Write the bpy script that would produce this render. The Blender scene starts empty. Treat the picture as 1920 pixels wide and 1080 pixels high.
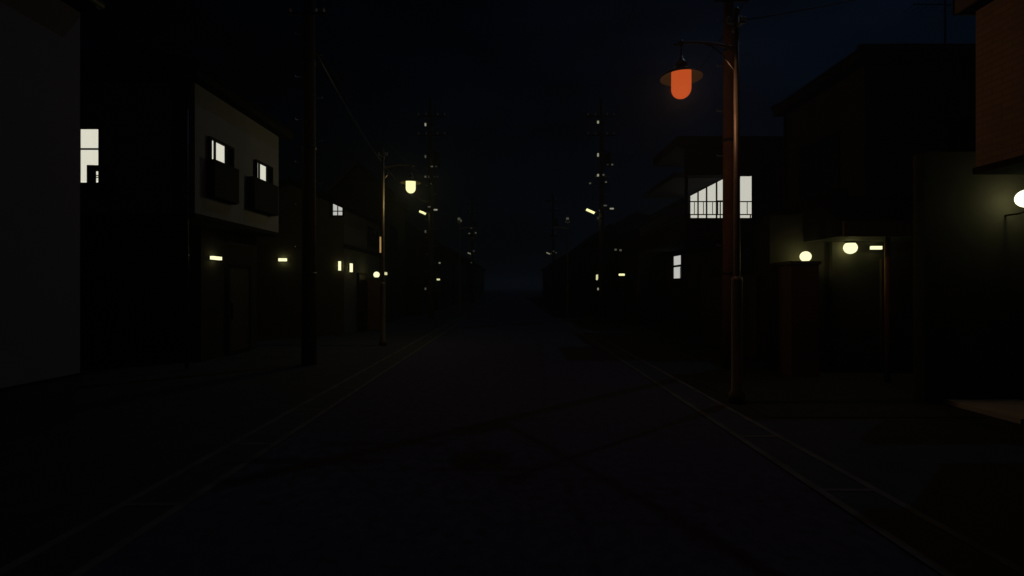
import bpy, math, random
from mathutils import Vector, Matrix
random.seed(7)
SC = bpy.context.scene
COL = SC.collection
F, HZ = 935.0, 1.6            # focal length in reference pixels, eye height

def PX(px, Y): return (px - 960.0) * Y / F
def PZ(py, Y): return HZ + (540.0 - py) * Y / F

# ------------------------------------------------------------------ materials
MATS = {}
def nodes_of(name):
    m = bpy.data.materials.new(name); m.use_nodes = True
    nt = m.node_tree; nt.nodes.clear()
    out = nt.nodes.new('ShaderNodeOutputMaterial')
    return m, nt, out

def surf(name, col, rough=0.8, var=0.25, scale=6.0, bump=0.15, bscale=40.0, metal=0.0, pattern=None, spec=0.3, trans=False):
    m, nt, out = nodes_of(name)
    N, L = nt.nodes.new, nt.links.new
    b = N('ShaderNodeBsdfPrincipled')
    b.inputs['Roughness'].default_value = rough
    b.inputs['Metallic'].default_value = metal
    b.inputs['Specular IOR Level'].default_value = spec
    tc = N('ShaderNodeTexCoord')
    n1 = N('ShaderNodeTexNoise'); n1.inputs['Scale'].default_value = scale
    n1.inputs['Detail'].default_value = 6; n1.inputs['Roughness'].default_value = 0.6
    L(tc.outputs['Object'], n1.inputs['Vector'])
    rp = N('ShaderNodeValToRGB')
    rp.color_ramp.elements[0].position = 0.3; rp.color_ramp.elements[1].position = 0.7
    lo = [c * (1 - var) for c in col]; hi = [min(1, c * (1 + var)) for c in col]
    rp.color_ramp.elements[0].color = (*lo, 1); rp.color_ramp.elements[1].color = (*hi, 1)
    L(n1.outputs['Fac'], rp.inputs['Fac'])
    colout = rp.outputs['Color']
    hgt = None
    n2 = N('ShaderNodeTexNoise'); n2.inputs['Scale'].default_value = bscale; n2.inputs['Detail'].default_value = 4
    L(tc.outputs['Object'], n2.inputs['Vector'])
    hgt = n2.outputs['Fac']
    if pattern in ('siding', 'planks', 'tiles', 'vplanks'):
        w = N('ShaderNodeTexWave'); w.wave_type = 'BANDS'
        w.bands_direction = {'siding': 'Z', 'planks': 'Z', 'tiles': 'Y', 'vplanks': 'Y'}[pattern]
        w.wave_profile = 'SAW' if pattern != 'tiles' else 'SIN'
        w.inputs['Scale'].default_value = {'siding': 0.55, 'planks': 1.1, 'tiles': 0.6, 'vplanks': 1.1}[pattern]
        w.inputs['Distortion'].default_value = 0.0
        L(tc.outputs['Object'], w.inputs['Vector'])
        mx = N('ShaderNodeMath'); mx.operation = 'MULTIPLY_ADD'
        L(n2.outputs['Fac'], mx.inputs[0]); mx.inputs[1].default_value = 0.25
        L(w.outputs['Fac'], mx.inputs[2])
        hgt = mx.outputs[0]
    if pattern == 'brick':
        br = N('ShaderNodeTexBrick')
        br.inputs['Scale'].default_value = 1.0
        br.inputs['Brick Width'].default_value = 0.24; br.inputs['Row Height'].default_value = 0.075
        br.inputs['Mortar Size'].default_value = 0.008
        br.inputs['Color1'].default_value = (*col, 1)
        br.inputs['Color2'].default_value = (*[c * 0.88 for c in col], 1)
        br.inputs['Mortar'].default_value = (*[c * 0.74 for c in col], 1)
        mp = N('ShaderNodeCombineXYZ'); sp = N('ShaderNodeSeparateXYZ')
        ad = N('ShaderNodeMath'); ad.operation = 'ADD'
        L(tc.outputs['Object'], sp.inputs[0]); L(sp.outputs['X'], ad.inputs[0]); L(sp.outputs['Y'], ad.inputs[1])
        L(ad.outputs[0], mp.inputs['X']); L(sp.outputs['Z'], mp.inputs['Y'])
        L(mp.outputs[0], br.inputs['Vector'])
        mm = N('ShaderNodeMix'); mm.data_type = 'RGBA'; mm.blend_type = 'MULTIPLY'; mm.inputs['Factor'].default_value = 0.6
        L(br.outputs['Color'], mm.inputs['A'])
        r2 = N('ShaderNodeValToRGB'); r2.color_ramp.elements[0].color = (.6, .6, .6, 1); r2.color_ramp.elements[1].color = (1, 1, 1, 1)
        L(n1.outputs['Fac'], r2.inputs['Fac']); L(r2.outputs['Color'], mm.inputs['B'])
        colout = mm.outputs['Result']
        inv = N('ShaderNodeMath'); inv.operation = 'SUBTRACT'; inv.inputs[0].default_value = 1
        L(br.outputs['Fac'], inv.inputs[1]); hgt = inv.outputs[0]
    L(colout, b.inputs['Base Color'])
    bp = N('ShaderNodeBump'); bp.inputs['Strength'].default_value = bump; bp.inputs['Distance'].default_value = 0.02
    L(hgt, bp.inputs['Height']); L(bp.outputs['Normal'], b.inputs['Normal'])
    L(b.outputs['BSDF'], out.inputs['Surface'])
    MATS[name] = m
    return m

def glow_mat(name, col, strength, curtain=False, solid=True):
    """lit glass: emits; lamp covers also let part of the bulb's light through"""
    m, nt, out = nodes_of(name)
    N, L = nt.nodes.new, nt.links.new
    e = N('ShaderNodeEmission')
    e.inputs['Color'].default_value = (*col, 1); e.inputs['Strength'].default_value = strength
    if curtain:                                   # faint folds of a drawn lace curtain
        tc = N('ShaderNodeTexCoord'); w = N('ShaderNodeTexNoise')
        mp = N('ShaderNodeMapping'); mp.inputs['Scale'].default_value = (9, 9, .35)
        L(tc.outputs['Object'], mp.inputs['Vector']); L(mp.outputs[0], w.inputs['Vector'])
        w.inputs['Scale'].default_value = 2.2
        mr = N('ShaderNodeMapRange'); mr.inputs['To Min'].default_value = strength * .93; mr.inputs['To Max'].default_value = strength * 1.05
        L(w.outputs['Fac'], mr.inputs['Value']); L(mr.outputs[0], e.inputs['Strength'])
    if solid:
        L(e.outputs[0], out.inputs['Surface'])
    else:
        e.inputs['Strength'].default_value = strength / .9
        t = N('ShaderNodeBsdfTransparent'); mx = N('ShaderNodeMixShader'); mx.inputs['Fac'].default_value = .9
        L(t.outputs[0], mx.inputs[1]); L(e.outputs[0], mx.inputs[2]); L(mx.outputs[0], out.inputs['Surface'])
    MATS[name] = m
    return m

surf('asphalt', (.034, .028, .062), .9, .35, 9, .5, 160, spec=.2)
surf('asphalt_patch', (.036, .036, .039), .9, .3, 9, .5, 160, spec=.3)
surf('earth', (.03, .029, .027), .95, .4, 3, .4, 60, spec=.1)
surf('gutter_slab', (.026, .027, .038), .9, .3, 5, .3, 80, spec=.2)
surf('pale_concrete', (.060, .062, .068), .9, .45, 4, .25, 70, spec=.25)
surf('yard', (.022, .022, .032), .9, .35, 3, .4, 60, spec=.2)
surf('pad', (.36, .34, .36), .7, .15, 5, .2, 60)
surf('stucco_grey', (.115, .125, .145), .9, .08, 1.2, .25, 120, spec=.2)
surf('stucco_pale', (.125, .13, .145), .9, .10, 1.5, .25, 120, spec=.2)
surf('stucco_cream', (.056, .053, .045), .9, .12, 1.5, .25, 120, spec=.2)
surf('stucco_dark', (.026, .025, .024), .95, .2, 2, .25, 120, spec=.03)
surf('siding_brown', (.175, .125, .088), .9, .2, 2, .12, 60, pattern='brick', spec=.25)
surf('wall_dim', (.022, .021, .02), .9, .2, 2, .3, 60, pattern='siding', spec=.15)
surf('wall_shade_base', (.03, .03, .031), .95, .2, 4, .3, 60, spec=.1)
surf('roof_tile', (.010, .010, .011), .95, .3, 3, .5, 60, pattern='tiles', spec=.02)
surf('fascia', (.06, .045, .035), .7, .2, 4, .15, 60)
surf('soffit', (.014, .014, .013), .95, .2, 4, .15, 60, spec=.02)
surf('dark_metal', (.03, .03, .032), .45, .2, 8, .05, 60, metal=.6, spec=.4)
surf('black_frame', (.010, .010, .011), .8, .2, 8, .05, 60, spec=.08)
surf('lamp_metal', (.10, .082, .068), .5, .2, 10, .04, 60, metal=.35, spec=.5)
surf('arm_metal_lit', (.50, .34, .22), .5, .2, 10, .04, 60, metal=.1, spec=.4)  # lighter than the post metal so the arm looks lamp lit
surf('shade_metal', (.035, .03, .05), .3, .2, 10, .04, 60, metal=.3, spec=.5)
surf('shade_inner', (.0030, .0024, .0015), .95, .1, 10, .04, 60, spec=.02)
surf('pole_lamplit', (.14, .068, .045), .8, .25, 4, .2, 40, spec=.2)
surf('pole_concrete', (.06, .05, .045), .9, .25, 4, .25, 50, spec=.2)
surf('porcelain', (.75, .75, .73), .25, .05, 10, .02, 40, spec=.6)
surf('steel', (.45, .45, .45), .35, .15, 10, .05, 40, metal=.8)
surf('cable', (.02, .02, .02), .6, .2, 10, .05, 40)
surf('cable_sheath', (.07, .068, .055), .4, .2, 30, .2, 90, spec=.6)
surf('brick_red', (.09, .052, .037), .85, .2, 2, .5, 60, pattern='brick', spec=.2)
surf('wood_brown', (.022, .014, .010), .7, .3, 3, .4, 40, pattern='vplanks')
surf('dark_glass', (.008, .009, .011), .12, .1, 3, .01, 10, spec=.5)
surf('plastic_white', (.5, .5, .48), .5, .05, 8, .02, 40)
glow_mat('window_warm', (1, .975, .80), .72, curtain=True)
glow_mat('window_white', (1, .985, .85), .58, curtain=True)
glow_mat('window_dim', (1, .99, .93), .52, curtain=True)
glow_mat('window_amber', (1, .62, .2), .38)
glow_mat('lamp_orange', (.43, .060, .0115), 1.0, solid=False)
glow_mat('lamp_yellow', (1, .97, .46), 1.05, solid=False)
glow_mat('lamp_white', (1, .97, .55), 1.1, solid=False)
glow_mat('lamp_bright', (1, .95, .60), 2.3, solid=False)
glow_mat('lamp_far', (1, .97, .5), .7, solid=False)
glow_mat('lamp_faint', (1, .96, .62), .16, solid=False)
surf('glow_wall_render', (.075, .073, .055), .9, .1, 1.5, .25, 120, spec=.2)
glow_mat('glint', (1, .97, .68), .26)  # glowing colours for painted glints, not lamps
glow_mat('glint_dim', (1, .97, .70), .06)
glow_mat('glint_low', (1, .97, .75), .020)
surf('lamp_off', (.05, .05, .048), .3, .1, 8, .02, 40)
M = MATS

# ------------------------------------------------------------------ mesh helpers
class MB:
    def __init__(s): s.v, s.f = [], []
    def poly_prism(s, pts, axis, a0, a1):
        """closed outline extruded along an axis; pts are the two other coordinates in xyz order"""
        n = len(pts); b = len(s.v)
        for a in (a0, a1):
            for p in pts:
                q = {'x': (a, p[0], p[1]), 'y': (p[0], a, p[1]), 'z': (p[0], p[1], a)}[axis]
                s.v.append(q)
        s.f.append(tuple(b + i for i in range(n))[::-1]); s.f.append(tuple(b + n + i for i in range(n)))
        for i in range(n):
            j = (i + 1) % n
            s.f.append((b + i, b + j, b + n + j, b + n + i))
        return s
    def box(s, x0, x1, y0, y1, z0, z1):
        return s.poly_prism([(x0, y0), (x1, y0), (x1, y1), (x0, y1)], 'z', z0, z1)
    def tube(s, pts, r, n=10, r1=None, cap=True):
        pts = [Vector(p) for p in pts]; b = len(s.v); k = len(pts)
        for i, p in enumerate(pts):
            d = (pts[min(i + 1, k - 1)] - pts[max(i - 1, 0)]).normalized()
            up = Vector((0, 0, 1)) if abs(d.z) < .95 else Vector((1, 0, 0))
            u = d.cross(up).normalized(); w = d.cross(u).normalized()
            rr = r if r1 is None else r + (r1 - r) * i / max(1, k - 1)
            for j in range(n):
                a = 2 * math.pi * j / n
                s.v.append(tuple(p + u * (math.cos(a) * rr) + w * (math.sin(a) * rr)))
        for i in range(k - 1):
            for j in range(n):
                c = (j + 1) % n
                s.f.append((b + i * n + j, b + i * n + c, b + (i + 1) * n + c, b + (i + 1) * n + j))
        if cap:
            s.f.append(tuple(b + j for j in range(n))[::-1]); s.f.append(tuple(b + (k - 1) * n + j for j in range(n)))
        return s
    def lathe(s, c, prof, n=28):
        """prof: list of (radius, z) from one end to the other"""
        b = len(s.v); k = len(prof)
        for r, z in prof:
            for j in range(n):
                a = 2 * math.pi * j / n
                s.v.append((c[0] + r * math.cos(a), c[1] + r * math.sin(a), c[2] + z))
        for i in range(k - 1):
            for j in range(n):
                q = (j + 1) % n
                s.f.append((b + i * n + j, b + i * n + q, b + (i + 1) * n + q, b + (i + 1) * n + j))
        s.f.append(tuple(b + j for j in range(n))[::-1]); s.f.append(tuple(b + (k - 1) * n + j for j in range(n)))
        return s
    def raw(s, v, f):
        b = len(s.v); s.v += [tuple(p) for p in v]; s.f += [tuple(b + i for i in q) for q in f]; return s
    def build(s, name, mat, parent=None, smooth=False):
        off = Vector((0, 0, 0))
        if parent is not None:
            p = parent
            while p is not None: off += p.location; p = p.parent
        me = bpy.data.meshes.new(name)
        me.from_pydata([tuple(Vector(v) - off) for v in s.v], [], s.f)
        import bmesh
        bm = bmesh.new(); bm.from_mesh(me)
        bmesh.ops.recalc_face_normals(bm, faces=bm.faces); bm.to_mesh(me); bm.free()
        me.materials.append(M[mat] if isinstance(mat, str) else mat)
        if smooth:
            for p in me.polygons: p.use_smooth = len(p.vertices) == 4
        o = bpy.data.objects.new(name, me); COL.objects.link(o)
        if parent is not None: o.parent = parent
        return o

def thing(name, label, cat, loc, group=None):
    o = bpy.data.objects.new(name, None); COL.objects.link(o)
    o.location = loc; o.empty_display_size = .3
    o['label'] = label; o['category'] = cat
    if group: o['group'] = group
    return o
def tag(o, label, cat, group=None):
    o['label'] = label; o['category'] = cat
    if group: o['group'] = group
    return o
def structure(o, kind='structure'): o['kind'] = kind; return o
def copy_tree(o, parent=None):
    c = o.copy(); COL.objects.link(c)
    if parent is not None: c.parent = parent
    for ch in list(o.children): copy_tree(ch, c)
    return c

def lamp_light(name, loc, I, col, parent, r=.03):
    d = bpy.data.lights.new(name, 'POINT')
    d.energy = I * 4 * math.pi / .1; d.color = col; d.shadow_soft_size = r   # the cover lets a tenth through
    o = bpy.data.objects.new(name, d); COL.objects.link(o)
    if parent is not None:
        p = parent; off = Vector((0, 0, 0))
        while p is not None: off += p.location; p = p.parent
        o.location = Vector(loc) - off; o.parent = parent
    else: o.location = loc
    return o

def grid_plane(name, x0, x1, y0, y1, z, mat, kind='structure'):
    m = MB(); m.raw([(x0, y0, z), (x1, y0, z), (x1, y1, z), (x0, y1, z)], [(0, 1, 2, 3)])
    return structure(m.build(name, mat), kind)

# ------------------------------------------------------------------ ground, road, gutters
grid_plane('ground', -400, 400, -120, 700, -.02, 'earth')
grid_plane('yard_ground', -14, -2.9, -12, 95, -.012, 'yard')
grid_plane('yard_ground', 2.9, 14, -12, 95, -.012, 'yard')
grid_plane('road', -2.385, 2.385, -12, 240, 0.0, 'asphalt')
for sgn in (-1, 1):
    lip = MB(); slab = MB(); seam = MB()
    a, b = 2.385, 2.90
    for e0, e1 in ((a, a + .07), (b - .07, b)):
        lip.box(min(sgn * e0, sgn * e1), max(sgn * e0, sgn * e1), -12, 95, -.1, .012)
    y = -12.0 + (.05 if sgn < 0 else .31)
    while y < 95:
        slab.box(min(sgn * (a + .07), sgn * (b - .07)), max(sgn * (a + .07), sgn * (b - .07)), y + .025, y + 1.395, -.1, .006)
        seam.box(min(sgn * (a + .07), sgn * (b - .07)), max(sgn * (a + .07), sgn * (b - .07)), y - .025, y + .025, -.1, .010)
        y += 1.42
    g = lip.build('gutter', 'pale_concrete'); structure(g)
    slab.build('cover_slab', 'gutter_slab', g); seam.build('mortar_seam', 'pale_concrete', g)
m = MB().box(6.02, 7.06, 5.9, 6.94, -.1, .05)
structure(m.build('doorstep_paving', 'pad'))
m = MB().box(3.2, 5.9, 6.2, 8.4, -.1, -.004)
structure(m.build('driveway', 'gutter_slab'))

# ------------------------------------------------------------------ building parts
def frame_bars(mb, axis, pos, out, a0, a1, z0, z1, w, d, mull, trans):
    lo, hi = (pos, pos + out * d) if out > 0 else (pos + out * d, pos)
    def bar(u0, u1, w0, w1, dd=0.0):
        h2, l2 = hi, lo
        if out > 0: h2 = hi - dd
        else: l2 = lo + dd
        if axis == 'x': mb.box(l2, h2, u0, u1, w0, w1)
        else: mb.box(u0, u1, l2, h2, w0, w1)
    bar(a0 - w, a0, z0 - w, z1 + w); bar(a1, a1 + w, z0 - w, z1 + w)
    bar(a0, a1, z0 - w, z0); bar(a0, a1, z1, z1 + w)
    for q in mull: bar(q - .02, q + .02, z0, z1, .006)
    us = [a0] + [v for q in mull for v in (q - .02, q + .02)] + [a1]
    for q in trans:
        for i in range(0, len(us), 2): bar(us[i], us[i + 1], q - .018, q + .018, .010)

def window(parent, axis, pos, out, a0, a1, z0, z1, pane='dark_glass', mull=(), trans=(), w=.05, d=.07, name='window', sill=True):
    mb = MB(); frame_bars(mb, axis, pos, out, a0, a1, z0, z1, w, d, mull, trans)
    fr = mb.build(name, 'black_frame', parent)
    p = MB(); l, h = sorted((pos + out * .004, pos + out * .02))
    if axis == 'x': p.box(l, h, a0 + .001, a1 - .001, z0 + .001, z1 - .001)
    else: p.box(a0 + .001, a1 - .001, l, h, z0 + .001, z1 - .001)
    p.build('pane', pane, fr)
    if sill:
        q = MB(); l, h = sorted((pos + out * .003, pos + out * .11))
        if axis == 'x': q.box(l, h, a0 - w - .03, a1 + w + .03, z0 - w - .045, z0 - w - .003)
        else: q.box(a0 - w - .03, a1 + w + .03, l, h, z0 - w - .045, z0 - w - .003)
        q.build('sill', 'black_frame', fr)
    return fr

def door(parent, axis, pos, out, a0, a1, z1, mat='wood_brown'):
    m = MB(); l, h = sorted((pos + out * .003, pos + out * .05))
    if axis == 'x': m.box(l, h, a0, a1, .08, z1)
    else: m.box(a0, a1, l, h, .08, z1)
    d = m.build('door', mat, parent)
    k = MB(); l, h = sorted((pos + out * .052, pos + out * .10))
    if axis == 'x': k.box(l, h, a0 + .08, a0 + .11, .85, 1.25)
    else: k.box(a0 + .08, a0 + .11, l, h, .85, 1.25)
    k.build('handle', 'dark_metal', d)
    f = MB(); frame_bars(f, axis, pos, out, a0, a1, .08, z1, .07, .08, (), ())
    f.build('door_frame', 'black_frame', d)
    return d

def hip_roof(parent, x0, x1, y0, y1, z0, zt, apexes, th=.16, mat='roof_tile'):
    """eave slab with a hipped top; apexes: one or two ridge points (x, y)"""
    f = MB().box(x0, x1, y0, y1, z0, z0 + th)
    r = MB(); b = [(x0 - .03, y0 - .03, z0 + th + .003), (x1 + .03, y0 - .03, z0 + th + .003), (x1 + .03, y1 + .03, z0 + th + .003), (x0 - .03, y1 + .03, z0 + th + .003)]
    b2 = [(p[0], p[1], p[2] + .05) for p in b]
    ap = [(a[0], a[1], zt) for a in apexes]
    v = b + b2 + ap
    fc = [(3, 2, 1, 0)] + [(i, (i + 1) % 4, 4 + (i + 1) % 4, 4 + i) for i in range(4)]
    if len(ap) == 1:
        fc += [(4 + i, 4 + (i + 1) % 4, 8) for i in range(4)]
    else:
        if abs(ap[0][0] - ap[1][0]) > abs(ap[0][1] - ap[1][1]):       # ridge along x, apex 0 = low x
            fc += [(4, 5, 9, 8), (5, 6, 9), (6, 7, 8, 9), (7, 4, 8)]
        else:                                                        # ridge along y, apex 0 = low y
            fc += [(4, 5, 8), (5, 6, 9, 8), (6, 7, 9), (7, 4, 8, 9)]
    r.raw(v, fc)
    rf = r.build('roof', mat, parent)
    # ridge tiles on the hips
    t = MB()
    if len(ap) == 1: pairs = [(b2[i], ap[0]) for i in range(4)]
    elif abs(ap[0][0] - ap[1][0]) > abs(ap[0][1] - ap[1][1]):
        pairs = [(b2[0], ap[0]), (b2[3], ap[0]), (b2[1], ap[1]), (b2[2], ap[1]), (ap[0], ap[1])]
    else: pairs = [(b2[0], ap[0]), (b2[1], ap[0]), (b2[2], ap[1]), (b2[3], ap[1]), (ap[0], ap[1])]
    for p, q in pairs: t.tube([p, q], .055, 8)
    t.build('ridge_tiles', mat, rf)
    f.build('eaves', 'soffit', parent)
    return rf

def gable_roof(parent, x0, x1, y0, y1, z0, zt, ridge='y', th=.14, over=.0, mat='roof_tile', gable_mat='stucco_dark', gw=None):
    if ridge == 'y':
        xc = (x0 + x1) / 2
        out = [(x0, z0), (xc, zt), (x1, z0), (x1, z0 + th), (xc, zt + th * 1.15), (x0, z0 + th)]
        r = MB().poly_prism(out, 'y', y0, y1)
    else:
        yc = (y0 + y1) / 2
        out = [(y0, z0), (yc, zt), (y1, z0), (y1, z0 + th), (yc, zt + th * 1.15), (y0, z0 + th)]
        r = MB().poly_prism(out, 'x', x0, x1)
    return r.build('roof', mat, parent)

def downpipe(parent, x, y, z1):
    m = MB().tube([(x, y, .02), (x, y, z1)], .035, 8)
    return m.build('downpipe', 'dark_metal', parent, True)

# =================================================================== LEFT SIDE
# near grey house: only the lit flank beside the camera is in view
h = thing('house', 'plain grey rendered house filling the left edge of the view, with a dark base', 'house', (-5.3, 1, 0))
MB().box(-12, -5.3, -8, 6.12, .56, 4.98).build('wall', 'stucco_grey', h)
MB().box(-11.95, -5.33, -7.95, 6.09, -.05, .56).build('wall_shade_base', 'wall_shade_base', h)  # base coloured dark in place of the wall fading into shade
hip_roof(h, -12.3, -5.12, -8.2, 6.14, 4.985, 7.6, [(-8.7, -4.6), (-8.7, 2.6)])
MB().tube([(-5.06, -8.2, 5.08), (-5.06, 6.14, 5.08)], .055, 10).build('rain_gutter', 'dark_metal', h, True)
window(h, 'y', 6.12, 1, -9.4, -8.2, 1.2, 2.4, mull=(-8.8,))

# house with jettied upper storey and three lit windows
h = thing('house', 'pale house with overhanging upper floor, two small lit windows above dark guards', 'house', (-6.24, 11.6, 0))
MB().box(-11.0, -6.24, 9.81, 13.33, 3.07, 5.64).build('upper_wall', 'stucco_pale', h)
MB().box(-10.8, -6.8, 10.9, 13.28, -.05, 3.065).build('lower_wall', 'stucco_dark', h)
MB().box(-11.05, -6.2, 9.77, 13.37, 2.97, 3.066).build('jetty_band', 'soffit', h)
hip_roof(h, -11.22, -6.0, 9.48, 13.68, 5.645, 7.15, [(-8.61, 11.58)])
wa = window(h, 'x', -6.24, 1, 10.26, 11.04, 3.55, 4.66, mull=(10.39, 10.79), pane='dark_glass')
MB().box(-6.222, -6.212, 10.262, 10.37, 3.552, 4.655).box(-6.222, -6.212, 10.41, 10.77, 3.552, 4.655).build('lit_sash', 'window_warm', wa)
wb = window(h, 'x', -6.24, 1, 12.10, 12.84, 3.55, 4.66, mull=(12.21, 12.60), pane='dark_glass')
MB().box(-6.222, -6.212, 12.13, 12.19, 3.552, 4.655).box(-6.222, -6.212, 12.23, 12.58, 3.552, 4.655).build('lit_sash', 'window_warm', wb)
def guard(y0, y1):
    g = MB().box(-6.10, -6.06, y0, y1, 4.17, 4.23).box(-6.10, -6.06, y0, y1, 3.47, 3.53)
    n = 9
    for i in range(n):
        yy = y0 + (y1 - y0 - .075) * i / (n - 1)
        g.box(-6.093, -6.067, yy, yy + .075, 3.53, 4.17)
    for yy in (y0, y1 - .03): g.box(-6.239, -6.101, yy, yy + .03, 3.47, 4.23)
    g.box(-6.0665, -6.062, y0 + .002, y1 - .002, 3.531, 4.169)
    g.build('window_guard', 'black_frame', h)
guard(10.17, 11.08); guard(11.74, 12.94)
# narrow stair window on the flank that faces the camera
yw = 9.81
ws = window(h, 'y', yw, -1, PX(153, yw), PX(187, yw), PZ(343, yw), PZ(243, yw), pane='window_warm', trans=(PZ(280, yw),), w=.04, d=.036, sill=False)
yb = 9.6
g = MB().box(PX(165, yb), PX(178, yb), yb - .03, yb + .03, PZ(356, yb), PZ(310, yb))
g.box(PX(178, yb), PX(200, yb), yb - .03, yb + .03, PZ(320.5, yb), PZ(310.3, yb))
g.box(PX(178, yb), PX(200, yb), yb - .012, yb + .012, PZ(329.6, yb), PZ(328.2, yb)).box(PX(178, yb), PX(200, yb), yb - .012, yb + .012, PZ(333.2, yb), PZ(331.8, yb))
g.box(PX(190, yb), PX(200, yb), yb - .03, yb + .2, PZ(356, yb), PZ(320.6, yb)).box(PX(165, yb), PX(200, yb), yb - .03, yb + .2, PZ(362, yb), PZ(356.2, yb))
g.build('window_box', 'black_frame', h)
door(h, 'x', -6.8, 1, 11.9, 12.8, 2.1)
downpipe(h, -6.35, 9.74, 5.6)

# low house with pale gable wall lit by the yellow street lamp
h = thing('house', 'low cream house with a cross barred lit window under its sloping roof', 'house', (-5.76, 19, 0))
yn = 17.1
zb = lambda X: 4.43 + (-5.76 - X) * .44          # underside of the sloping roof
MB().poly_prism([(-9.3, -.05), (-5.76, -.05), (-5.76, zb(-5.76)), (-7.5, zb(-7.5)), (-9.3, zb(-5.7))], 'y', yn, 21.7).build('wall', 'stucco_cream', h)
MB().poly_prism([(-9.55, zb(-5.5)), (-7.5, zb(-7.5)), (-5.45, zb(-5.45)), (-5.45, zb(-5.45) + .14), (-7.5, zb(-7.5) + .16), (-9.55, zb(-5.5) + .14)], 'y', yn - .25, 21.9).build('roof', 'roof_tile', h)
MB().box(-5.764, -5.70, yn - .05, 21.75, 2.98, 3.10).build('string_course', 'soffit', h)
xl, xr = PX(625, yn), PX(643, yn)
z0w = PZ(404, yn); zt = lambda X: zb(X) - .11
fr = MB()
fr.poly_prism([(xl, zt(xl)), (xr, zt(xr)), (xr, zt(xr) + .05), (xl, zt(xl) + .05)], 'y', yn - .07, yn)
fr.box(xl - .05, xl, yn - .07, yn, z0w - .05, zt(xl) + .05).box(xr, xr + .05, yn - .07, yn, z0w - .05, zt(xr) + .03).box(xl, xr, yn - .07, yn, z0w - .05, z0w)
xm = (xl + xr) / 2; zm = PZ(396.3, yn)
fr.poly_prism([(xm - .012, z0w), (xm + .012, z0w), (xm + .012, zt(xm + .012)), (xm - .012, zt(xm - .012))], 'y', yn - .06, yn)
fr.box(xl, xm - .013, yn - .06, yn, zm - .014, zm + .014).box(xm + .013, xr, yn - .06, yn, zm - .014, zm + .014)
w = fr.build('window', 'black_frame', h)
MB().poly_prism([(xl + .001, z0w + .001), (xr - .001, z0w + .001), (xr - .001, zt(xr) - .001), (xl + .001, zt(xl) - .001)], 'y', yn - .02, yn - .004).build('pane', 'window_dim', w)
door(h, 'x', -5.76, 1, 18.6, 19.5, 2.1)
window(h, 'x', -5.76, 1, 19.9, 21.2, 3.35, 4.0, mull=(20.55,))

# tall narrow gabled house behind it
h = thing('house', 'tall narrow gabled house with one amber slit window beside the yellow lamp post', 'house', (-5.9, 24.5, 0))
MB().poly_prism([(-8.7, -.05), (-5.9, -.05), (-5.9, 6.0), (-7.0, 7.1), (-8.1, 6.0), (-8.7, 6.0)], 'y', 22.6, 27.6).build('wall', 'stucco_dark', h)
MB().poly_prism([(-8.3, 5.86), (-7.0, 7.16), (-5.7, 5.86), (-5.7, 6.03), (-7.0, 7.36), (-8.3, 6.03)], 'y', 22.35, 27.8).build('roof', 'roof_tile', h)
MB().poly_prism([(-8.3, 5.82), (-7.0, 7.12), (-7.0, 7.30), (-8.3, 6.0)], 'y', 22.30, 22.348).build('bargeboard', 'stucco_cream', h)
yw = 22.6
window(h, 'y', yw, -1, PX(711.6, yw), PX(715.2, yw), PZ(474, yw), PZ(444, yw), pane='window_amber', w=.03, d=.05, sill=False)
window(h, 'x', -5.9, 1, 24.2, 25.5, 3.4, 4.6, mull=(24.85,)); door(h, 'x', -5.9, 1, 23.2, 24.0, 2.1)

def plain_house(label, side, xs, depth, y0, y1, eave, top, kind='hip', wall='wall_dim', over=.35):
    """a further house in the row: wall, roof, eaves, windows, door"""
    h = thing('house', label, 'house', (side * xs, (y0 + y1) / 2, 0))
    xa, xb = sorted((side * xs, side * (xs + depth)))
    MB().box(xa, xb, y0, y1, -.05, eave).build('wall', wall, h)
    xc, yc = (xa + xb) / 2, (y0 + y1) / 2
    if kind == 'hip':
        if (y1 - y0) > depth + .6:
            d = depth / 2
            ap = [(xc, y0 + d), (xc, y1 - d)]
        elif depth > (y1 - y0) + .6:
            d = (y1 - y0) / 2
            ap = [(xa + d, yc), (xb - d, yc)]
        else: ap = [(xc, yc)]
        hip_roof(h, xa - over, xb + over, y0 - over, y1 + over, eave + .003, top, ap)
    else:
        MB().poly_prism([(xa + .02, eave), (xb - .02, eave), (xc, top - .12)], 'y', y0 + .02, y1 - .02).build('gable', wall, h)
        gable_roof(h, xa - over, xb + over, y0 - over, y1 + over, eave - .12, top)
    L = y1 - y0
    for zc0, zc1 in ((1.0, 2.1), (3.5, 4.6)):
        if zc1 > eave - .3: continue
        for t in (.25, .72):
            a = y0 + L * t
            window(h, 'x', side * xs, -side, a - .6, a + .6, zc0, zc1, mull=(a,))
    window(h, 'y', y0, -1, xc - .5, xc + .5, 3.3 if eave > 5 else 1.2, 4.3 if eave > 5 else 2.2, mull=(xc,))
    door(h, 'x', side * xs, -side, y0 + L * .45, y0 + L * .45 + .85, 2.1)
    return h
plain_house('black hip roofed house, its peak just below the yellow street lamp glass', -1, 5.3, 3.0, 29.4, 34.4, 4.35, 5.9, wall='stucco_dark', over=.4)
plain_house('third dark house from the far end, left of the road', -1, 5.4, 5.5, 36.5, 44.5, 4.6, 6.6, 'gable')
plain_house('second dark house from the far end, left of the road', -1, 5.3, 5.5, 46.5, 58, 4.6, 6.4)
plain_house('farthest dark house on the left, near the vanishing point', -1, 4.9, 6, 61, 88, 4.6, 6.6)

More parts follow.
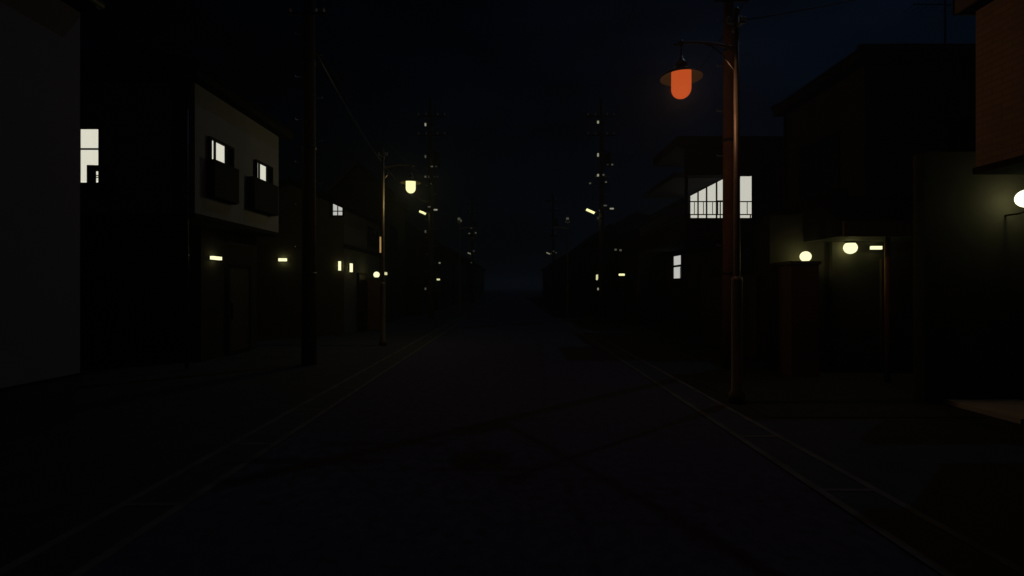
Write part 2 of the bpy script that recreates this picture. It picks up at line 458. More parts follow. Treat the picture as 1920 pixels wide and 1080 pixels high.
# =================================================================== RIGHT SIDE
# near brick faced house
h = thing('house', 'brown brick faced house at the right edge, upper floor overhanging a bright lamp', 'house', (5.7, 1, 0))
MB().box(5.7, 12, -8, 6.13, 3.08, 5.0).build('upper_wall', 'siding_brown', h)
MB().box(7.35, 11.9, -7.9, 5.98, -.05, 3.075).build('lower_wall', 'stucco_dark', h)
MB().box(5.68, 12.02, -8.02, 6.15, 3.0, 3.079).build('jetty_band', 'soffit', h)
hip_roof(h, 5.5, 12.3, -8.2, 6.15, 5.003, 7.6, [(8.9, -4.4), (8.9, 2.5)])
MB().box(5.462, 5.498, -8.22, 6.18, 4.98, 5.19).box(5.462, 12.3, 6.153, 6.185, 4.98, 5.19).build('fascia_board', 'fascia', h)
MB().poly_prism([(5.75, -.05), (11.9, -.05), (11.9, 3.5), (5.75, 3.5)], 'y', 6.95, 7.15).build('added_glow_wall', 'glow_wall_render', h)  # wall added behind the bright lamp to catch its glow
door(h, 'x', 7.35, -1, 3.6, 4.5, 2.1); window(h, 'x', 5.7, -1, 1.0, 2.4, 3.6, 4.6, mull=(1.7,))

# big hip roofed house with porch
h = thing('house', 'tall dark hip roofed house with antenna above and lit entrance porch', 'house', (6.5, 10.9, 0))
MB().box(6.75, 10.5, 9.55, 12.3, 3.2, 5.86).build('upper_wall', 'wall_dim', h)
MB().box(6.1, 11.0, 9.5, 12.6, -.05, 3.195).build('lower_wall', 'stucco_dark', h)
hip_roof(h, 6.5, 10.7, 9.3, 12.42, 5.865, 6.86, [(8.46, 10.84)])
p = MB().poly_prism([(8.35, 2.475), (9.497, 2.475), (9.497, 3.32), (9.40, 3.34), (8.35, 2.68)], 'x', 5.55, 9.2)
p.build('porch_roof', 'roof_tile', h)
MB().box(5.53, 9.22, 8.30, 8.347, 2.455, 2.72).build('porch_fascia', 'fascia', h)
MB().tube([(PX(1664, 8.55), 8.55, -.05), (PX(1664, 8.55), 8.55, 2.473)], .045, 12).build('porch_post', 'pole_lamplit', h, True)
MB().box(4.95, 6.096, 9.58, 9.84, -.05, 3.0).build('added_gate_glow_wall', 'stucco_dark', h)  # wall added behind the gate globe so its glow shows
MB().box(7.0, 8.2, 9.44, 9.497, .1, 2.15).build('door', 'wood_brown', h)
window(h, 'y', 9.55, -1, 8.3, 9.6, 3.7, 4.8, mull=(8.95,)); window(h, 'x', 6.75, -1, 10.3, 11.6, 3.7, 4.8, mull=(10.95,))
MB().box(6.44, 6.743, 10.0, 11.9, 3.30, 3.60).build('eyebrow_canopy', 'roof_tile', h)
downpipe(h, 6.68, 12.2, 5.8)

# house with balcony and long lit window behind the poles
h = thing('house', 'black house with long lit balcony window and railing behind the reddish pole', 'house', (6.2, 17, 0))
yb = 14.3
MB().box(7.0, 12, yb, 20, 3.0, 5.58).build('upper_wall', 'stucco_dark', h)
MB().box(6.2, 12, yb + .15, 20.1, -.05, 2.99).build('lower_wall', 'stucco_dark', h)
MB().box(PX(1409.5, yb), 7.0, yb - .02, yb + .012, 3.105, 5.58).build('pier', 'stucco_dark', h)
MB().box(4.64, 12.2, 14.0, 16.4, 5.585, 5.87).build('roof', 'roof_tile', h)
MB().box(5.3, 12.1, 16.405, 20.2, 5.23, 5.40).build('rear_roof', 'roof_tile', h)
MB().box(4.95, PX(1409, yb), yb - .05, yb + .05, PZ(330, yb), 5.584).build('beam', 'stucco_dark', h)
MB().tube([(5.0, yb, 3.0), (5.0, yb, 4.8)], .05, 10).build('balcony_post', 'black_frame', h, True)
bal = MB().box(4.95, 7.0, yb - .05, 19.7, 2.995, 3.10)
bal.box(4.95, PX(1409, yb), yb - .05, yb + .05, 3.10, PZ(409, yb)).box(4.95, 5.05, yb + .05, 19.7, 3.10, PZ(409, yb))
bal = bal.build('balcony', 'stucco_dark', h)
rl = MB(); z_hi, z_lo = PZ(378, yb), PZ(402.3, yb); xe = PX(1409, yb)
rl.box(4.98, xe, yb - .016, yb + .016, z_hi - .014, z_hi + .014).box(4.98, xe, yb - .016, yb + .016, z_lo - .014, z_lo + .014)
rl.box(4.98, 5.012, yb + .016, 19.7, z_hi - .014, z_hi + .014).box(4.98, 5.012, yb + .016, 19.7, z_lo - .014, z_lo + .014)
for px_ in (1302, 1319, 1336, 1346, 1350.5, 1367, 1384, 1401):
    x = PX(px_, yb); ww = .008 if px_ != 1350.5 else .014
    rl.box(x - ww, x + ww, yb - .008, yb + .008, z_lo + .014, z_hi - .014)
for i in range(12):
    yy = yb + .4 + i * .42
    rl.box(4.988, 5.004, yy - .008, yy + .008, z_lo + .014, z_hi - .014)
for px_ in (1294, 1350.5, 1407):
    x = PX(px_, yb); rl.box(x - .012, x + .012, yb - .013, yb + .013, PZ(409, yb) + .001, z_lo - .0145)
rl.build('balcony_rail', 'black_frame', bal)
window(h, 'x', 7.0, -1, 14.36, 19.5, 3.12, 5.2, pane='window_white', mull=(15.5, 16.96, 17.83, 18.65), w=.06, sill=False)
window(h, 'x', 6.2, -1, 18.12, 19.04, 1.96, 2.8, pane='window_dim', mull=(), trans=(2.40, 2.44), w=.05)
MB().box(6.165, 6.178, 18.27, 18.30, 1.961, 2.37).build('glazing_bar', 'black_frame', h)
door(h, 'x', 6.2, -1, 15.4, 16.3, 2.1)

plain_house('low dark house beyond the balcony house, its porch bar lamp lit', 1, 5.5, 5, 21.6, 27, 4.2, 5.7, 'gable', 'stucco_dark', .3)
plain_house('dark hip roofed house beyond the right streetlight pole', 1, 5.4, 5, 29, 37, 4.5, 6.4)
plain_house('second dark house from the far end, right of the road', 1, 5.3, 5, 40, 54, 4.5, 6.6, 'gable')
plain_house('farthest dark house on the right, near the vanishing point', 1, 5.4, 6, 58, 88, 4.6, 6.6)

# fences and gate posts
f = thing('fence', 'brown plank fence beside the reddish utility pole base', 'fence', (5.35, 12, 0))
pl = MB(); yy = 10.9
while yy < 13.9:
    pl.box(5.34, 5.365, yy, yy + .14, .05, 1.9 + random.uniform(-.012, .012)); yy += .155
pl.build('planks', 'wood_brown', f)
MB().box(5.366, 5.41, 10.88, 13.92, .4, .48).box(5.366, 5.41, 10.88, 13.92, 1.5, 1.58).build('rail', 'wood_brown', f)
for y_ in (10.95, 12.4, 13.82):
    MB().box(5.411, 5.49, y_ - .04, y_ + .04, -.05, 1.86).build('post', 'wood_brown', f)

def gate_post(label, x0, x1, y0, y1, zt):
    g = thing('gate_post', label, 'gate post', ((x0 + x1) / 2, (y0 + y1) / 2, 0))
    MB().box(x0, x1, y0, y1, -.05, zt - .06).build('pillar', 'brick_red', g)
    MB().box(x0 - .03, x1 + .03, y0 - .03, y1 + .03, zt - .06, zt).build('coping', 'pole_concrete', g)
    return g
gate_post('reddish brick gate post carrying the globe lamp nearest the orange lamp pole', 5.10, 5.60, 9.10, 9.54, PZ(491, 9.35))
gate_post('brick gate post under the single globe lamp left of the road', -5.5, -5.0, 19.0, 19.4, PZ(521, 19.2))

# =================================================================== LAMPS ON WALLS AND POSTS
WARM = (1, .93, .27); YEL = (1, .82, .30); ORG = (1, .50, .26)
def globe_prof(r, cut_lo=0.0, cut_hi=0.0, n=12):
    a0 = -math.pi / 2 + cut_lo; a1 = math.pi / 2 - cut_hi
    return [(max(.002, r * math.cos(a0 + (a1 - a0) * i / n)), r * math.sin(a0 + (a1 - a0) * i / n)) for i in range(n + 1)]
def globe_lamp(label, c, r, mat, I, mount, group, lo=.0, hi=.0, cat='globe lamp'):
    t = thing('globe_lamp', label, cat, c, group)
    MB().lathe(c, globe_prof(r, lo, hi), 24).build('globe', mat, t, True)
    if mount == 'post': MB().lathe(c, [(.05, -r * .99 - .0), (.07, -r * .86), (.06, -r * .80)], 16)
    zt_ = c[2]
    if mount == 'hang': MB().lathe((c[0], c[1], zt_ + r * math.cos(hi) + .002), [(r * .72, 0), (r * .72, .03)], 20).build('ceiling_rose', 'dark_metal', t, True)
    if mount == 'stem':
        MB().tube([(c[0], c[1], zt_ + r), (c[0], c[1], 2.998)], .014, 10).build('stem', 'dark_metal', t, True)
        MB().lathe((c[0], c[1], zt_ + r * .80), [(r * .62, 0), (r * .62, .03), (.02, .06)], 20).build('cap', 'dark_metal', t, True)
    if mount == 'wall':
        MB().tube([(c[0], c[1], zt_ - r * .98), (c[0], c[1], zt_ - r - .05), (c[0], c[1] + .12, zt_ - r - .07), (c[0], 6.948, zt_ - r - .07)], .014, 10).build('bracket', 'dark_metal', t, True)
    if mount == 'post':
        MB().lathe((c[0], c[1], zt_ - r * math.cos(lo) - .004), [(r * .74, -.02), (r * .74, .003)], 20).build('collar', 'dark_metal', t, True)
    if I: lamp_light('bulb', c, I, WARM, t, .03)
    return t
GG = 'lit globe lamps by the house entrances'
Yp = 9.35
globe_lamp('lit globe lamp standing on the brick gate post right of the road', (PX(1510.5, Yp), Yp, PZ(481, Yp)), .098, 'lamp_white', .26, 'post', GG, lo=.55)
Yp = 9.33
globe_lamp('larger lit globe lamp hanging under the porch roof', (PX(1594.5, Yp), Yp, PZ(464.5, Yp)), .115, 'lamp_white', .26, 'hang', GG, hi=.75)
Yp = 6.66
globe_lamp('very bright white lamp cut by the right edge of the photo', (PX(1925, Yp), Yp, PZ(372, Yp)), .118, 'lamp_bright', .075, 'wall', GG)
Yp = 19.2
globe_lamp('small lit globe lamp on the gate post left of the road', (PX(706, Yp), Yp, PZ(515, Yp)), .115, 'lamp_white', .15, 'post', GG, lo=.5)

def bar_lamp(label, c, size, mat, I, back, group='lit bar lamps on the house walls'):
    """a box shaped wall lamp: c centre, size (x, y, z), back = direction of the wall"""
    t = thing('wall_lamp', label, 'wall lamp', c, group)
    sx, sy, sz = [q / 2 for q in size]
    m = MB().box(c[0] - sx, c[0] + sx, c[1] - sy, c[1] + sy, c[2] - sz, c[2] + sz)
    m.build('diffuser', mat, t)
    b = MB(); bx, by = back
    if bx: l, hh = sorted((c[0] + bx * sx + bx * .001, c[0] + bx * (sx + .05))); b.box(l, hh, c[1] - sy * .8, c[1] + sy * .8, c[2] - sz * .7, c[2] + sz * .7)
    else: l, hh = sorted((c[1] + by * sy + by * .001, c[1] + by * (sy + .05))); b.box(c[0] - sx * .8, c[0] + sx * .8, l, hh, c[2] - sz * .7, c[2] + sz * .7)
    b.build('back_plate', 'black_frame', t)
    if I: lamp_light('bulb', c, I, WARM, t, .015)
    return t
bar_lamp('short horizontal bar lamp under the overhanging floor of the left house', (-6.705, 11.30, PZ(484, 11.3)), (.07, .34, .075), 'lamp_white', .05, (-1, 0))
bar_lamp('horizontal bar lamp low on the cream wall left of the tall pole', (PX(529.5, 17.0), 17.02, PZ(487, 17.0)), (.27, .06, .10), 'lamp_white', .07, (0, 1))
bar_lamp('upright bar lamp on the cream wall, left one of the pair', (PX(636.5, 17.0), 17.02, PZ(498.5, 17.0)), (.075, .06, .31), 'lamp_white', .04, (0, 1))
bar_lamp('upright bar lamp around the corner, right one of the pair', (-5.68, 17.62, PZ(502, 17.6)), (.06, .15, .30), 'lamp_white', .04, (-1, 0))
bar_lamp('small bar lamp beside the porch globe', (PX(1643.5, 9.36), 9.37, PZ(464.5, 9.36)), (.19, .06, .062), 'lamp_white', .05, (0, 1))
bar_lamp('tiny porch lamp just right of the left globe lamp', (-5.82, 22.98, PZ(513, 23)), (.05, .35, .12), 'lamp_far', .03, (-1, 0))
bar_lamp('horizontal bar lamp on the dark house left of the small two pane window', (PX(1166, 21.5), 21.52, PZ(515, 21.5)), (.24, .06, .085), 'lamp_yellow', .05, (0, 1))
bar_lamp('slim upright lamp on the far right row of houses', (5.32, 31.2, PZ(520, 31.2)), (.06, .36, .33), 'lamp_far', .04, (1, 0))
bar_lamp('tiny bar lamp on the far left row of houses', (-5.32, 36.0, PZ(524, 36)), (.22, .06, .12), 'lamp_far', .04, (-1, 0))
bar_lamp('dim speck of a lamp above the tiny left bar lamp', (-5.30, 36.5, PZ(493, 36.5)), (.12, .06, .10), 'lamp_faint', 0, (-1, 0))

bar_lamp('dim painted reflection high on the low dark right house, left one', (PX(1154.6, 21.5), 21.53, PZ(468, 21.5)), (.09, .05, .08), 'glint_dim', 0, (0, 1), 'dim specks on the low dark right house')  # both glowing boxes stand in for faint reflections, no lamps here
bar_lamp('dim painted reflection high on the low dark right house, right one', (PX(1163.8, 21.5), 21.53, PZ(469, 21.5)), (.09, .05, .08), 'glint_dim', 0, (0, 1), 'dim specks on the low dark right house')

# =================================================================== STREET LAMPS (post with bracket and bell shade)
def street_lamp():
    """built at the origin, arm pointing to -x, post 5.53 m"""
    t = thing('street_lamp', 'post lamp', 'street lamp', (0, 0, 0), 'bell shaded street lamps')
    pole = MB().tube([(0, 0, -.05), (0, 0, 1.0), (0, 0, 3), (0, 0, 5.46)], .052, 16, .038).build('pole', 'lamp_metal', t, True)
    MB().lathe((0, 0, 0), [(.11, -.05), (.11, .12), (.075, .16), (.075, 1.70), (.070, 1.75), (.053, 1.76)], 18).build('base_sleeve', 'lamp_metal', t, True)
    MB().lathe((0, 0, 5.46), [(.045, 0), (.05, .03), (.03, .06), (.006, .09)], 14).build('finial', 'lamp_metal', pole, True)
    cl = MB().box(-.13, .12, -.02, .02, 5.31, 5.34).box(-.02, .02, -.14, .12, 5.25, 5.28)
    cl.build('cross_bracket', 'steel', pole)
    for q in ((-.12, 0, 5.342), (.11, 0, 5.342), (0, -.13, 5.282), (-.07, 0, 5.342)):
        MB().lathe(q, [(.012, 0), (.026, .015), (.018, .03), (.026, .045), (.01, .065)], 10).build('insulator', 'porcelain', pole, True)
    pts = []
    for i in range(15):
        a = i / 14
        pts.append((-.9 * a, 0, 4.96 + .085 * math.sin(a * math.pi * .80)))
    MB().tube(pts, .021, 10, .017).build('arm', 'arm_metal_lit', t, True)
    pts = []
    for i in range(9):
        a = i / 8
        pts.append((-.035 - .42 * a, 0, 4.66 + .36 * math.sin(a * math.pi / 2)))
    MB().tube(pts, .011, 8).build('brace', 'lamp_metal', t, True)
    x = -.78
    MB().tube([(x, 0, 5.045), (x, 0, 4.70)], .011, 8).lathe((x, 0, 4.985), [(.024, 0), (.03, .02), (.03, .07), (.024, .09)], 12).build('hanger', 'shade_metal', t, True)
    MB().lathe((x, 0, 4.66), [(.085, 0), (.088, .09), (.07, .11), (.045, .13), (.03, .17), (.008, .20)], 22).build('lamp_cap', 'shade_metal', t, True)
    sh = MB(); n = 36; prof = [(.084, 4.69), (.10, 4.665), (.16, 4.64), (.24, 4.60), (.29, 4.555)]
    b = 0
    for r, z in prof:
        for j in range(n):
            a = 2 * math.pi * j / n; sh.v.append((x + r * math.cos(a), r * math.sin(a), z))
    for i in range(len(prof) - 1):
        for j in range(n):
            q = (j + 1) % n; sh.f.append((i * n + j, i * n + q, (i + 1) * n + q, (i + 1) * n + j))
    s = sh.build('lamp_shade', 'shade_metal', t, True)
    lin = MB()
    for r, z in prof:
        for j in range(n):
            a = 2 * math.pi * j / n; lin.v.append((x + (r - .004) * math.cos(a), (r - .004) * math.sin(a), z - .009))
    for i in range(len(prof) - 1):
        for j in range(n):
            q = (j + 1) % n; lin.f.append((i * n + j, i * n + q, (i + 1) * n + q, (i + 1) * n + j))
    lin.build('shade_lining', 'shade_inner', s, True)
    g = [(.002, 4.26)] + [(.135 * math.sin(math.pi / 2 * i / 8), 4.26 + .135 * (1 - math.cos(math.pi / 2 * i / 8))) for i in range(1, 9)] + [(.135, 4.50), (.135, 4.632)]
    MB().lathe((x, 0, 0), g, 30).build('lamp_glass', 'lamp_off', t, True)
    return t
def place_lamp(t, x, y, rot, label, glass, I, col):
    t.location = (x, y, 0); t.rotation_euler = (0, 0, rot); t['label'] = label
    for c in t.children:
        if c.name.startswith('lamp_glass') and glass:
            me = c.data.copy(); me.materials[0] = M[glass]; c.data = me
    if I:
        d = bpy.data.lights.new('bulb', 'POINT'); d.energy = I * 4 * math.pi / .1; d.color = col; d.shadow_soft_size = .04
        o = bpy.data.objects.new('bulb', d); COL.objects.link(o); o.parent = t; o.location = (-.78, 0, 4.36)
proto = street_lamp()
cp = [copy_tree(proto) for _ in range(3)]
place_lamp(proto, PX(1381.5, 7), 7.0, 0, 'tall street lamp glowing orange on a curved bracket, right of the road', 'lamp_orange', 2.2, ORG)
place_lamp(cp[0], PX(718, 14), 14.0, math.pi, 'slim street lamp with a glowing yellow glass, left of the road', 'lamp_yellow', 3.0, YEL)
place_lamp(cp[1], PX(862, 28.3), 28.3, math.pi, 'unlit street lamp far down the left kerb', None, 0, None)
place_lamp(cp[2], PX(1064, 28.3), 28.3, 0, 'unlit street lamp far down the right kerb', None, 0, None)

for t_, sp in ((cp[1], ((860.6, 410.5, 4.5, 4, 'glint_dim'), (864.2, 413.7, 3, 3, 'glint_dim'))), (cp[2], ((1064, 410, 4.5, 4, 'glint_dim'),))):
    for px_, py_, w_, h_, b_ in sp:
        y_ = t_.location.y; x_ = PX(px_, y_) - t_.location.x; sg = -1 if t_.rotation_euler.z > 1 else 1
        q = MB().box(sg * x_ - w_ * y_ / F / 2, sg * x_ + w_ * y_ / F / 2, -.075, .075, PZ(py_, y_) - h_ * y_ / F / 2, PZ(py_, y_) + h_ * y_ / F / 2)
        o = q.build('glint_speck', b_, None); o.parent = t_  # self-lit box painting a glint on the unlit lamp

# =================================================================== UTILITY POLES
def utility_pole(mat):
    t = thing('utility_pole', 'pole', 'utility pole', (0, 0, 0), 'utility poles along the road')
    MB().tube([(0, 0, -.05), (0, 0, 4), (0, 0, 8), (0, 0, 11.4)], .150, 18, .105).build('pole', mat, t, True)
    for z, w in ((10.6, .75), (9.6, .75)):
        a = MB().box(-w, w, .115, .185, z - .04, z + .04).build('crossarm', 'dark_metal', t)
        for q in (-.68, -.28, .32, .68):
            MB().lathe((q, .15, z + .041), [(.02, 0), (.05, .03), (.03, .06), (.05, .09), (.03, .12), (.01, .15)], 12).build('insulator', 'porcelain', a, True)
    br = MB().box(-.40, .42, -.165, -.13, 7.27, 7.32).build('cable_bracket', 'dark_metal', t)
    for q in (-.33, .20, .36):
        MB().lathe((q, -.147, 7.321), [(.015, 0), (.035, .02), (.02, .04), (.035, .06), (.01, .09)], 12).build('insulator', 'porcelain', br, True)
    MB().lathe((.32, .05, 8.05), [(.15, 0), (.17, .04), (.17, .62), (.15, .68), (.05, .72)], 20).build('transformer', 'dark_metal', t, True)
    for z in (1.9, 4.55, 6.35, 8.35, 10.1):
        r = .150 - .004 * z
        MB().lathe((0, 0, z), [(r, -.03), (r + .012, -.03), (r + .012, .03), (r, .03)], 16).build('band', 'dark_metal', t, True)
    for i in range(14):
        z = 2.0 + i * .45; sg = -1 if i % 2 else 1
        MB().tube([(sg * .10, 0, z), (sg * .29, 0, z), (sg * .29, 0, z + .035)], .009, 6).build('step_bolt', 'steel', t, True)
    return t
pA = utility_pole('pole_concrete')
polesL = [(PX(579.5, 10.5), 10.5), (-4.22, 26.0), (-4.2, 53.0)]
polesR = [(PX(1366, 10.0), 10.0), (4.67, 26.0), (4.25, 51.5)]
lab = ['near utility pole left of the road, beside the overhanging house', 'distant utility pole left of the road, behind the yellow street lamp', 'faintest utility pole far down the left of the road',
       'lamplit utility pole standing close behind the orange street lamp', 'distant utility pole right of the road with a slanted streetlight', 'faintest utility pole far down the right of the road']
allp = []
for i, (x, y) in enumerate(polesL + polesR):
    o = pA if i == 0 else copy_tree(pA)
    o.location = (x, y, 0); o['label'] = lab[i]; allp.append(o)
    if i == 3: o.scale = (.80, .80, 1)      # the lamplit pole is slimmer
for c in list(allp[3].children):               # the right near pole has orange lamplight put into its colour
    if c.name.startswith('pole') and not c.children:
        me = c.data.copy(); me.materials[0] = M['pole_lamplit']; c.data = me
def add_glints(pole, arms, specks):
    """small brackets on a far pole and self-lit boxes that paint in glints on them: (dx, z, width, height, brightness)"""
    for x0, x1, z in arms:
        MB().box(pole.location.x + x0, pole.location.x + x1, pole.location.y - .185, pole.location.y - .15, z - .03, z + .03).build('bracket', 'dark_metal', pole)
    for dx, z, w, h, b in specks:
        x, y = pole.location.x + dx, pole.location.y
        MB().box(x - w / 2, x + w / 2, y - .235, y - .186, z - h / 2, z + h / 2).build('glint_speck', b, pole)
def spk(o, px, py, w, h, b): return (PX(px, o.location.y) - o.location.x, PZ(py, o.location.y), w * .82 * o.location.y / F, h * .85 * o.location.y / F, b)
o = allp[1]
add_glints(o, [(-.30, .15, 10.05), (-.30, .15, 8.39), (-.1, .52, 7.90), (-.30, .10, 7.36), (-.1, .2, 7.0), (-.12, .36, 5.70), (-.3, .1, 4.52), (-.3, .1, 1.58)],
  [spk(o, 799, 236, 3.5, 6, 'glint'), spk(o, 799, 295.5, 3, 6, 'glint_dim'), spk(o, 811, 314, 5, 2.6, 'glint_dim'), spk(o, 819, 314, 4, 2.4, 'glint_low'),
   spk(o, 799, 333, 3.5, 4, 'glint_dim'), spk(o, 805, 333.5, 3, 4, 'glint_low'), spk(o, 809.5, 346, 3, 3, 'glint_low'), spk(o, 806, 389, 6, 2.6, 'glint_dim'),
   spk(o, 818, 394.5, 8, 3, 'glint'), spk(o, 799, 435, 3, 6, 'glint_dim'), spk(o, 799, 541.5, 3, 5, 'glint_dim')])
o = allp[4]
add_glints(o, [(-.30, .15, 10.18), (-.30, .15, 8.49), (-.1, .52, 7.92), (-.70, .30, 6.99), (-.30, .18, 7.43), (-.1, .52, 5.66), (-.3, .1, 5.2), (-.3, .1, 1.58)],
  [spk(o, 1120, 231.5, 4, 5.5, 'glint'), spk(o, 1120, 292.5, 3.6, 7, 'glint'), spk(o, 1138, 310.5, 3, 2.6, 'glint_low'), spk(o, 1146.5, 310.5, 4, 3, 'glint_dim'),
   spk(o, 1120, 330.3, 4, 5, 'glint'), spk(o, 1130.2, 329.5, 4, 3.2, 'glint_dim'), spk(o, 1105.3, 345.2, 4, 3, 'glint_dim'), spk(o, 1134.8, 343, 4, 3, 'glint_dim'),
   spk(o, 1133.5, 386.6, 7, 2.8, 'glint_dim'), spk(o, 1145.6, 392.4, 8.5, 3, 'glint'), spk(o, 1122.3, 396, 3, 3, 'glint_low'), spk(o, 1120, 410, 3, 6, 'glint_low'), spk(o, 1120, 541.8, 3, 5, 'glint')])
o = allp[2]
add_glints(o, [(-.4, .5, 7.36), (-.4, .4, 5.5)], [spk(o, 880, 438, 4, 2.6, 'glint_dim'), spk(o, 892, 437, 4, 3, 'glint_dim'), spk(o, 884, 428, 4, 3, 'glint_low'), spk(o, 886, 445.5, 4, 3, 'glint_low'), spk(o, 888.5, 471, 4, 4, 'glint_low'), spk(o, 884, 492.5, 4, 2.6, 'glint_low')])
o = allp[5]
add_glints(o, [(-.4, .4, 5.4)], [spk(o, 1037.5, 471.3, 4, 2.6, 'glint_low'), spk(o, 1042.2, 474, 4, 3, 'glint_low'), spk(o, 1033, 475.3, 2.6, 2.6, 'glint_low')])

def tube_light(label, px, py, Y, pole_x, mat, I, size=.46):
    c = Vector((PX(px, Y), Y - .1, PZ(py, Y)))
    t = thing('streetlight', label, 'streetlight', c, 'slanted tube streetlights on the utility poles')
    ang = math.radians(-24)
    R = Matrix.Rotation(-ang, 3, 'Y')
    def rb(x0, x1, y0, y1, z0, z1):
        m = MB().box(x0, x1, y0, y1, z0, z1); m.v = [tuple(c + R @ Vector(v)) for v in m.v]; return m
    rb(-size / 2, size / 2, -.07, .07, -.085, .015).build('diffuser', mat, t)
    rb(-size / 2 - .02, size / 2 + .02, -.085, .085, .016, .07).build('housing', 'dark_metal', t)
    e = c + R @ Vector((size / 2, 0, .04))
    MB().tube([tuple(e), ((e.x + pole_x) / 2, c.y, e.z - .02), (pole_x - .1, Y - .05, e.z + .08)], .018, 8).build('arm', 'steel', t, True)
    if I: lamp_light('tube', tuple(c + Vector((0, -.02, -.02))), I, WARM, t, .03)
    return t
tube_light('lit tube streetlight slanting from the distant left utility pole', 793.5, 398, 26, -4.22, 'lamp_yellow', .15, .34)
tube_light('lit tube streetlight slanting from the distant right utility pole', 1107, 395.5, 26, 4.67, 'lamp_yellow', .15, .46)
tube_light('dim streetlight speck on the faintest left pole', 880, 474.5, 53, -4.2, 'lamp_faint', .03, .34)
tube_light('dim streetlight speck on the faintest right pole', 1028, 474.5, 51.5, 4.25, 'lamp_faint', .03, .40)

# =================================================================== CABLES
def cable(label, p, q, sag, r=.012, mat='cable', n=22, grp='overhead cables'):
    p, q = Vector(p), Vector(q); pts = []
    for i in range(n + 1):
        a = i / n; c = p.lerp(q, a); c.z -= sag * 4 * a * (1 - a); pts.append(c)
    o = MB().tube(pts, r, 6).build('overhead_cable', mat, None, True)
    return tag(o, label, 'cable', grp)
def wire_run(poles, dx, dy, z, sag, txt, r=.010):
    pts = [(poles[0][0] - .0, -9.0)] + list(poles)
    for i in range(len(pts) - 1):
        a, b = pts[i], pts[i + 1]
        cable(txt[i], (a[0] + dx, a[1] + dy, z), (b[0] + dx, b[1] + dy, z), sag if i else sag * .8, r)
wire_run(polesL, -.33, -.147, 7.40, .45, ['cable from over the camera to the near left pole bracket', 'cable between the near and distant left poles, slack', 'cable between the distant and faintest left poles'])
wire_run(polesR, .36, -.147, 7.40, .45, ['cable from over the camera to the reddish right pole bracket', 'cable between the reddish and distant right poles', 'cable between the distant and faintest right poles'])
wire_run(polesL, .68, .15, 10.76, .5, ['high wire from over the camera to the near left pole top', 'high wire between the near and distant left pole tops', 'high wire between the distant and faintest left pole tops'], .008)
wire_run(polesR, -.68, .15, 10.76, .5, ['high wire from over the camera to the reddish right pole top', 'high wire between the reddish and distant right pole tops', 'high wire between the distant and faintest right pole tops'], .008)
cable('thick pale twisted cable sagging past the left yellow street lamp', (polesL[0][0] + .1, 10.62, 6.62), (polesL[1][0], 25.9, 6.1), .85, .022, 'cable_sheath', 40)
cable('thick service cable from the reddish right pole towards the near right house', (polesR[0][0] + .05, 9.9, 7.7), (7.2, 2.6, 7.05), .15, .045)
cable('thin service wire from the orange street lamp towards the right house roof', (PX(1381.5, 7) + .1, 7.0, 5.36), (8.2, 6.3, 6.3), .12, .008)

# =================================================================== TV ANTENNA
Ya = 10.6; xa = PX(1772, Ya)
t = thing('tv_antenna', 'thin television antenna mast on the peaked roof at the right', 'antenna', (xa, Ya, 6.55))
MB().tube([(xa, Ya, 6.5), (xa, Ya, 8.1)], .017, 10).build('mast', 'black_frame', t, True)
zb_ = PZ(9, Ya)
MB().tube([(PX(1712, Ya), Ya, zb_ + .015), (PX(1806, Ya), Ya, zb_ - .01)], .011, 8).build('boom', 'black_frame', t, True)
el = MB()
for px_ in (1716, 1730, 1744, 1758, 1786, 1800):
    x = PX(px_, Ya); el.tube([(x, Ya - .32, zb_ + .015), (x, Ya + .32, zb_ + .015)], .005, 6)
el.build('elements', 'black_frame', t, True)

# =================================================================== HALO MIST, SKY, MOON, CAMERA
mt, nt, out = nodes_of('halo_mist')  # thin air volume added to give the lamps halos
v = nt.nodes.new('ShaderNodeVolumePrincipled')
v.inputs['Color'].default_value = (.8, .88, 1, 1); v.inputs['Density'].default_value = .0018; v.inputs['Anisotropy'].default_value = .55
nt.links.new(v.outputs[0], out.inputs['Volume']); MATS['halo_mist'] = mt
o = MB().box(-402, 402, -122, 702, -1.05, 12.5).build('added_halo_haze', 'halo_mist'); structure(o, 'stuff')

moon = Vector((4.5, 4.0, 7.7)).normalized()
sun_el = math.asin(moon.z); az = math.atan2(moon.x, moon.y)
W = bpy.data.worlds.new('World'); SC.world = W; W.use_nodes = True
nt = W.node_tree; nt.nodes.clear(); N, L = nt.nodes.new, nt.links.new
wo = N('ShaderNodeOutputWorld'); bg = N('ShaderNodeBackground'); sky = N('ShaderNodeTexSky')
sky.sky_type = 'NISHITA'; sky.sun_disc = False; sky.sun_elevation = sun_el; sky.sun_rotation = az
sky.air_density = 1.0; sky.dust_density = .6; sky.ozone_density = 2.0
tc = N('ShaderNodeTexCoord')
dt = N('ShaderNodeVectorMath'); dt.operation = 'DOT_PRODUCT'; dt.inputs[1].default_value = moon
L(tc.outputs['Generated'], dt.inputs[0])
m0 = N('ShaderNodeMapRange'); m0.inputs['From Min'].default_value = .25; m0.inputs['From Max'].default_value = .9
L(dt.outputs['Value'], m0.inputs['Value'])
pw = N('ShaderNodeMath'); pw.operation = 'POWER'; pw.inputs[1].default_value = 2.0; L(m0.outputs[0], pw.inputs[0])
mr = N('ShaderNodeMapRange'); mr.inputs['To Min'].default_value = .22; mr.inputs['To Max'].default_value = 1.35
L(pw.outputs[0], mr.inputs['Value'])
cn = N('ShaderNodeTexNoise'); cn.inputs['Scale'].default_value = 3.2; cn.inputs['Detail'].default_value = 7; cn.inputs['Roughness'].default_value = .55
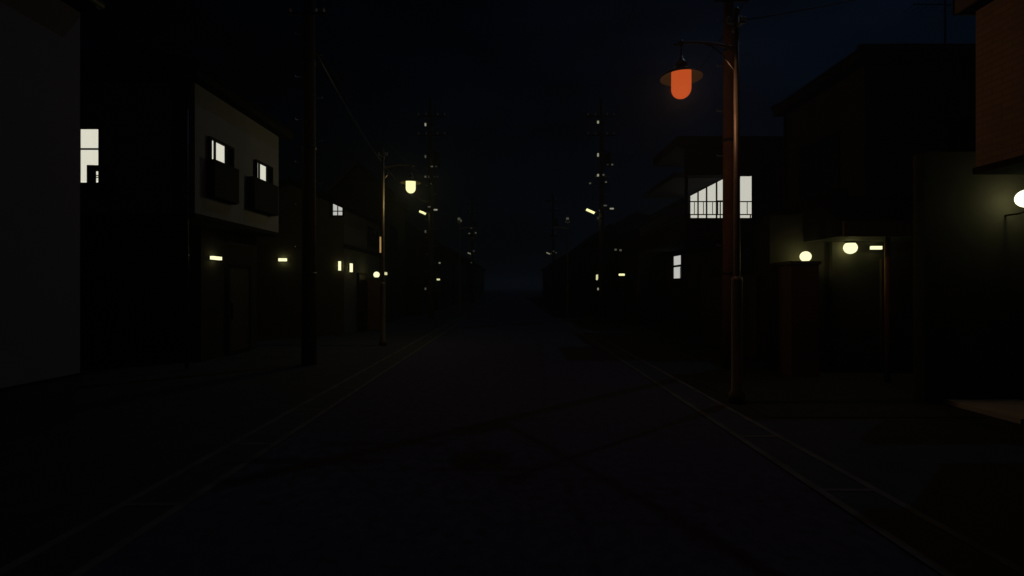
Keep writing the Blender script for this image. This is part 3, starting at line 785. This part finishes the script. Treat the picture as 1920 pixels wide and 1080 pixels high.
mp = N('ShaderNodeMapping'); mp.inputs['Scale'].default_value = (1, 1, 2.6)
L(tc.outputs['Generated'], mp.inputs['Vector']); L(mp.outputs[0], cn.inputs['Vector'])
mc = N('ShaderNodeMapRange'); mc.inputs['From Min'].default_value = .35; mc.inputs['From Max'].default_value = .65
mc.inputs['To Min'].default_value = .45; mc.inputs['To Max'].default_value = 1.25
L(cn.outputs['Fac'], mc.inputs['Value'])
ml = N('ShaderNodeMath'); ml.operation = 'MULTIPLY'; L(mr.outputs[0], ml.inputs[0]); L(mc.outputs[0], ml.inputs[1])
tn = N('ShaderNodeMix'); tn.data_type = 'RGBA'; tn.blend_type = 'MULTIPLY'; tn.inputs['Factor'].default_value = 1
L(sky.outputs[0], tn.inputs['A']); tn.inputs['B'].default_value = (.22, .62, 1, 1)
ms = N('ShaderNodeVectorMath'); ms.operation = 'SCALE'
L(tn.outputs['Result'], ms.inputs[0]); L(ml.outputs[0], ms.inputs['Scale'])
L(ms.outputs[0], bg.inputs['Color']); bg.inputs['Strength'].default_value = .0005
L(bg.outputs[0], wo.inputs['Surface'])

sd = bpy.data.lights.new('moon', 'SUN'); sd.energy = .065; sd.angle = math.radians(.5); sd.color = (.52, .70, 1)
so = bpy.data.objects.new('moon', sd); COL.objects.link(so)
so.rotation_euler = moon.to_track_quat('Z', 'Y').to_euler(); so.location = (20, 20, 40)

cd = bpy.data.cameras.new('camera'); co = bpy.data.objects.new('camera', cd); COL.objects.link(co)
co.location = (0, 0, HZ); co.rotation_euler = (math.radians(90), 0, 0)
cd.sensor_width = 36; cd.lens = F / 1920 * 36; cd.clip_end = 2000; cd.clip_start = .05
SC.camera = co
SC.view_settings.view_transform = 'Standard'; SC.view_settings.look = 'None'
SC.view_settings.exposure = 0; SC.view_settings.gamma = 1
SC.render.film_transparent = False
cy = SC.cycles
cy.use_denoising = True
cy.max_bounces = 6; cy.volume_bounces = 0; cy.transparent_max_bounces = 12
cy.sample_clamp_indirect = 2.0
cy.use_adaptive_sampling = False
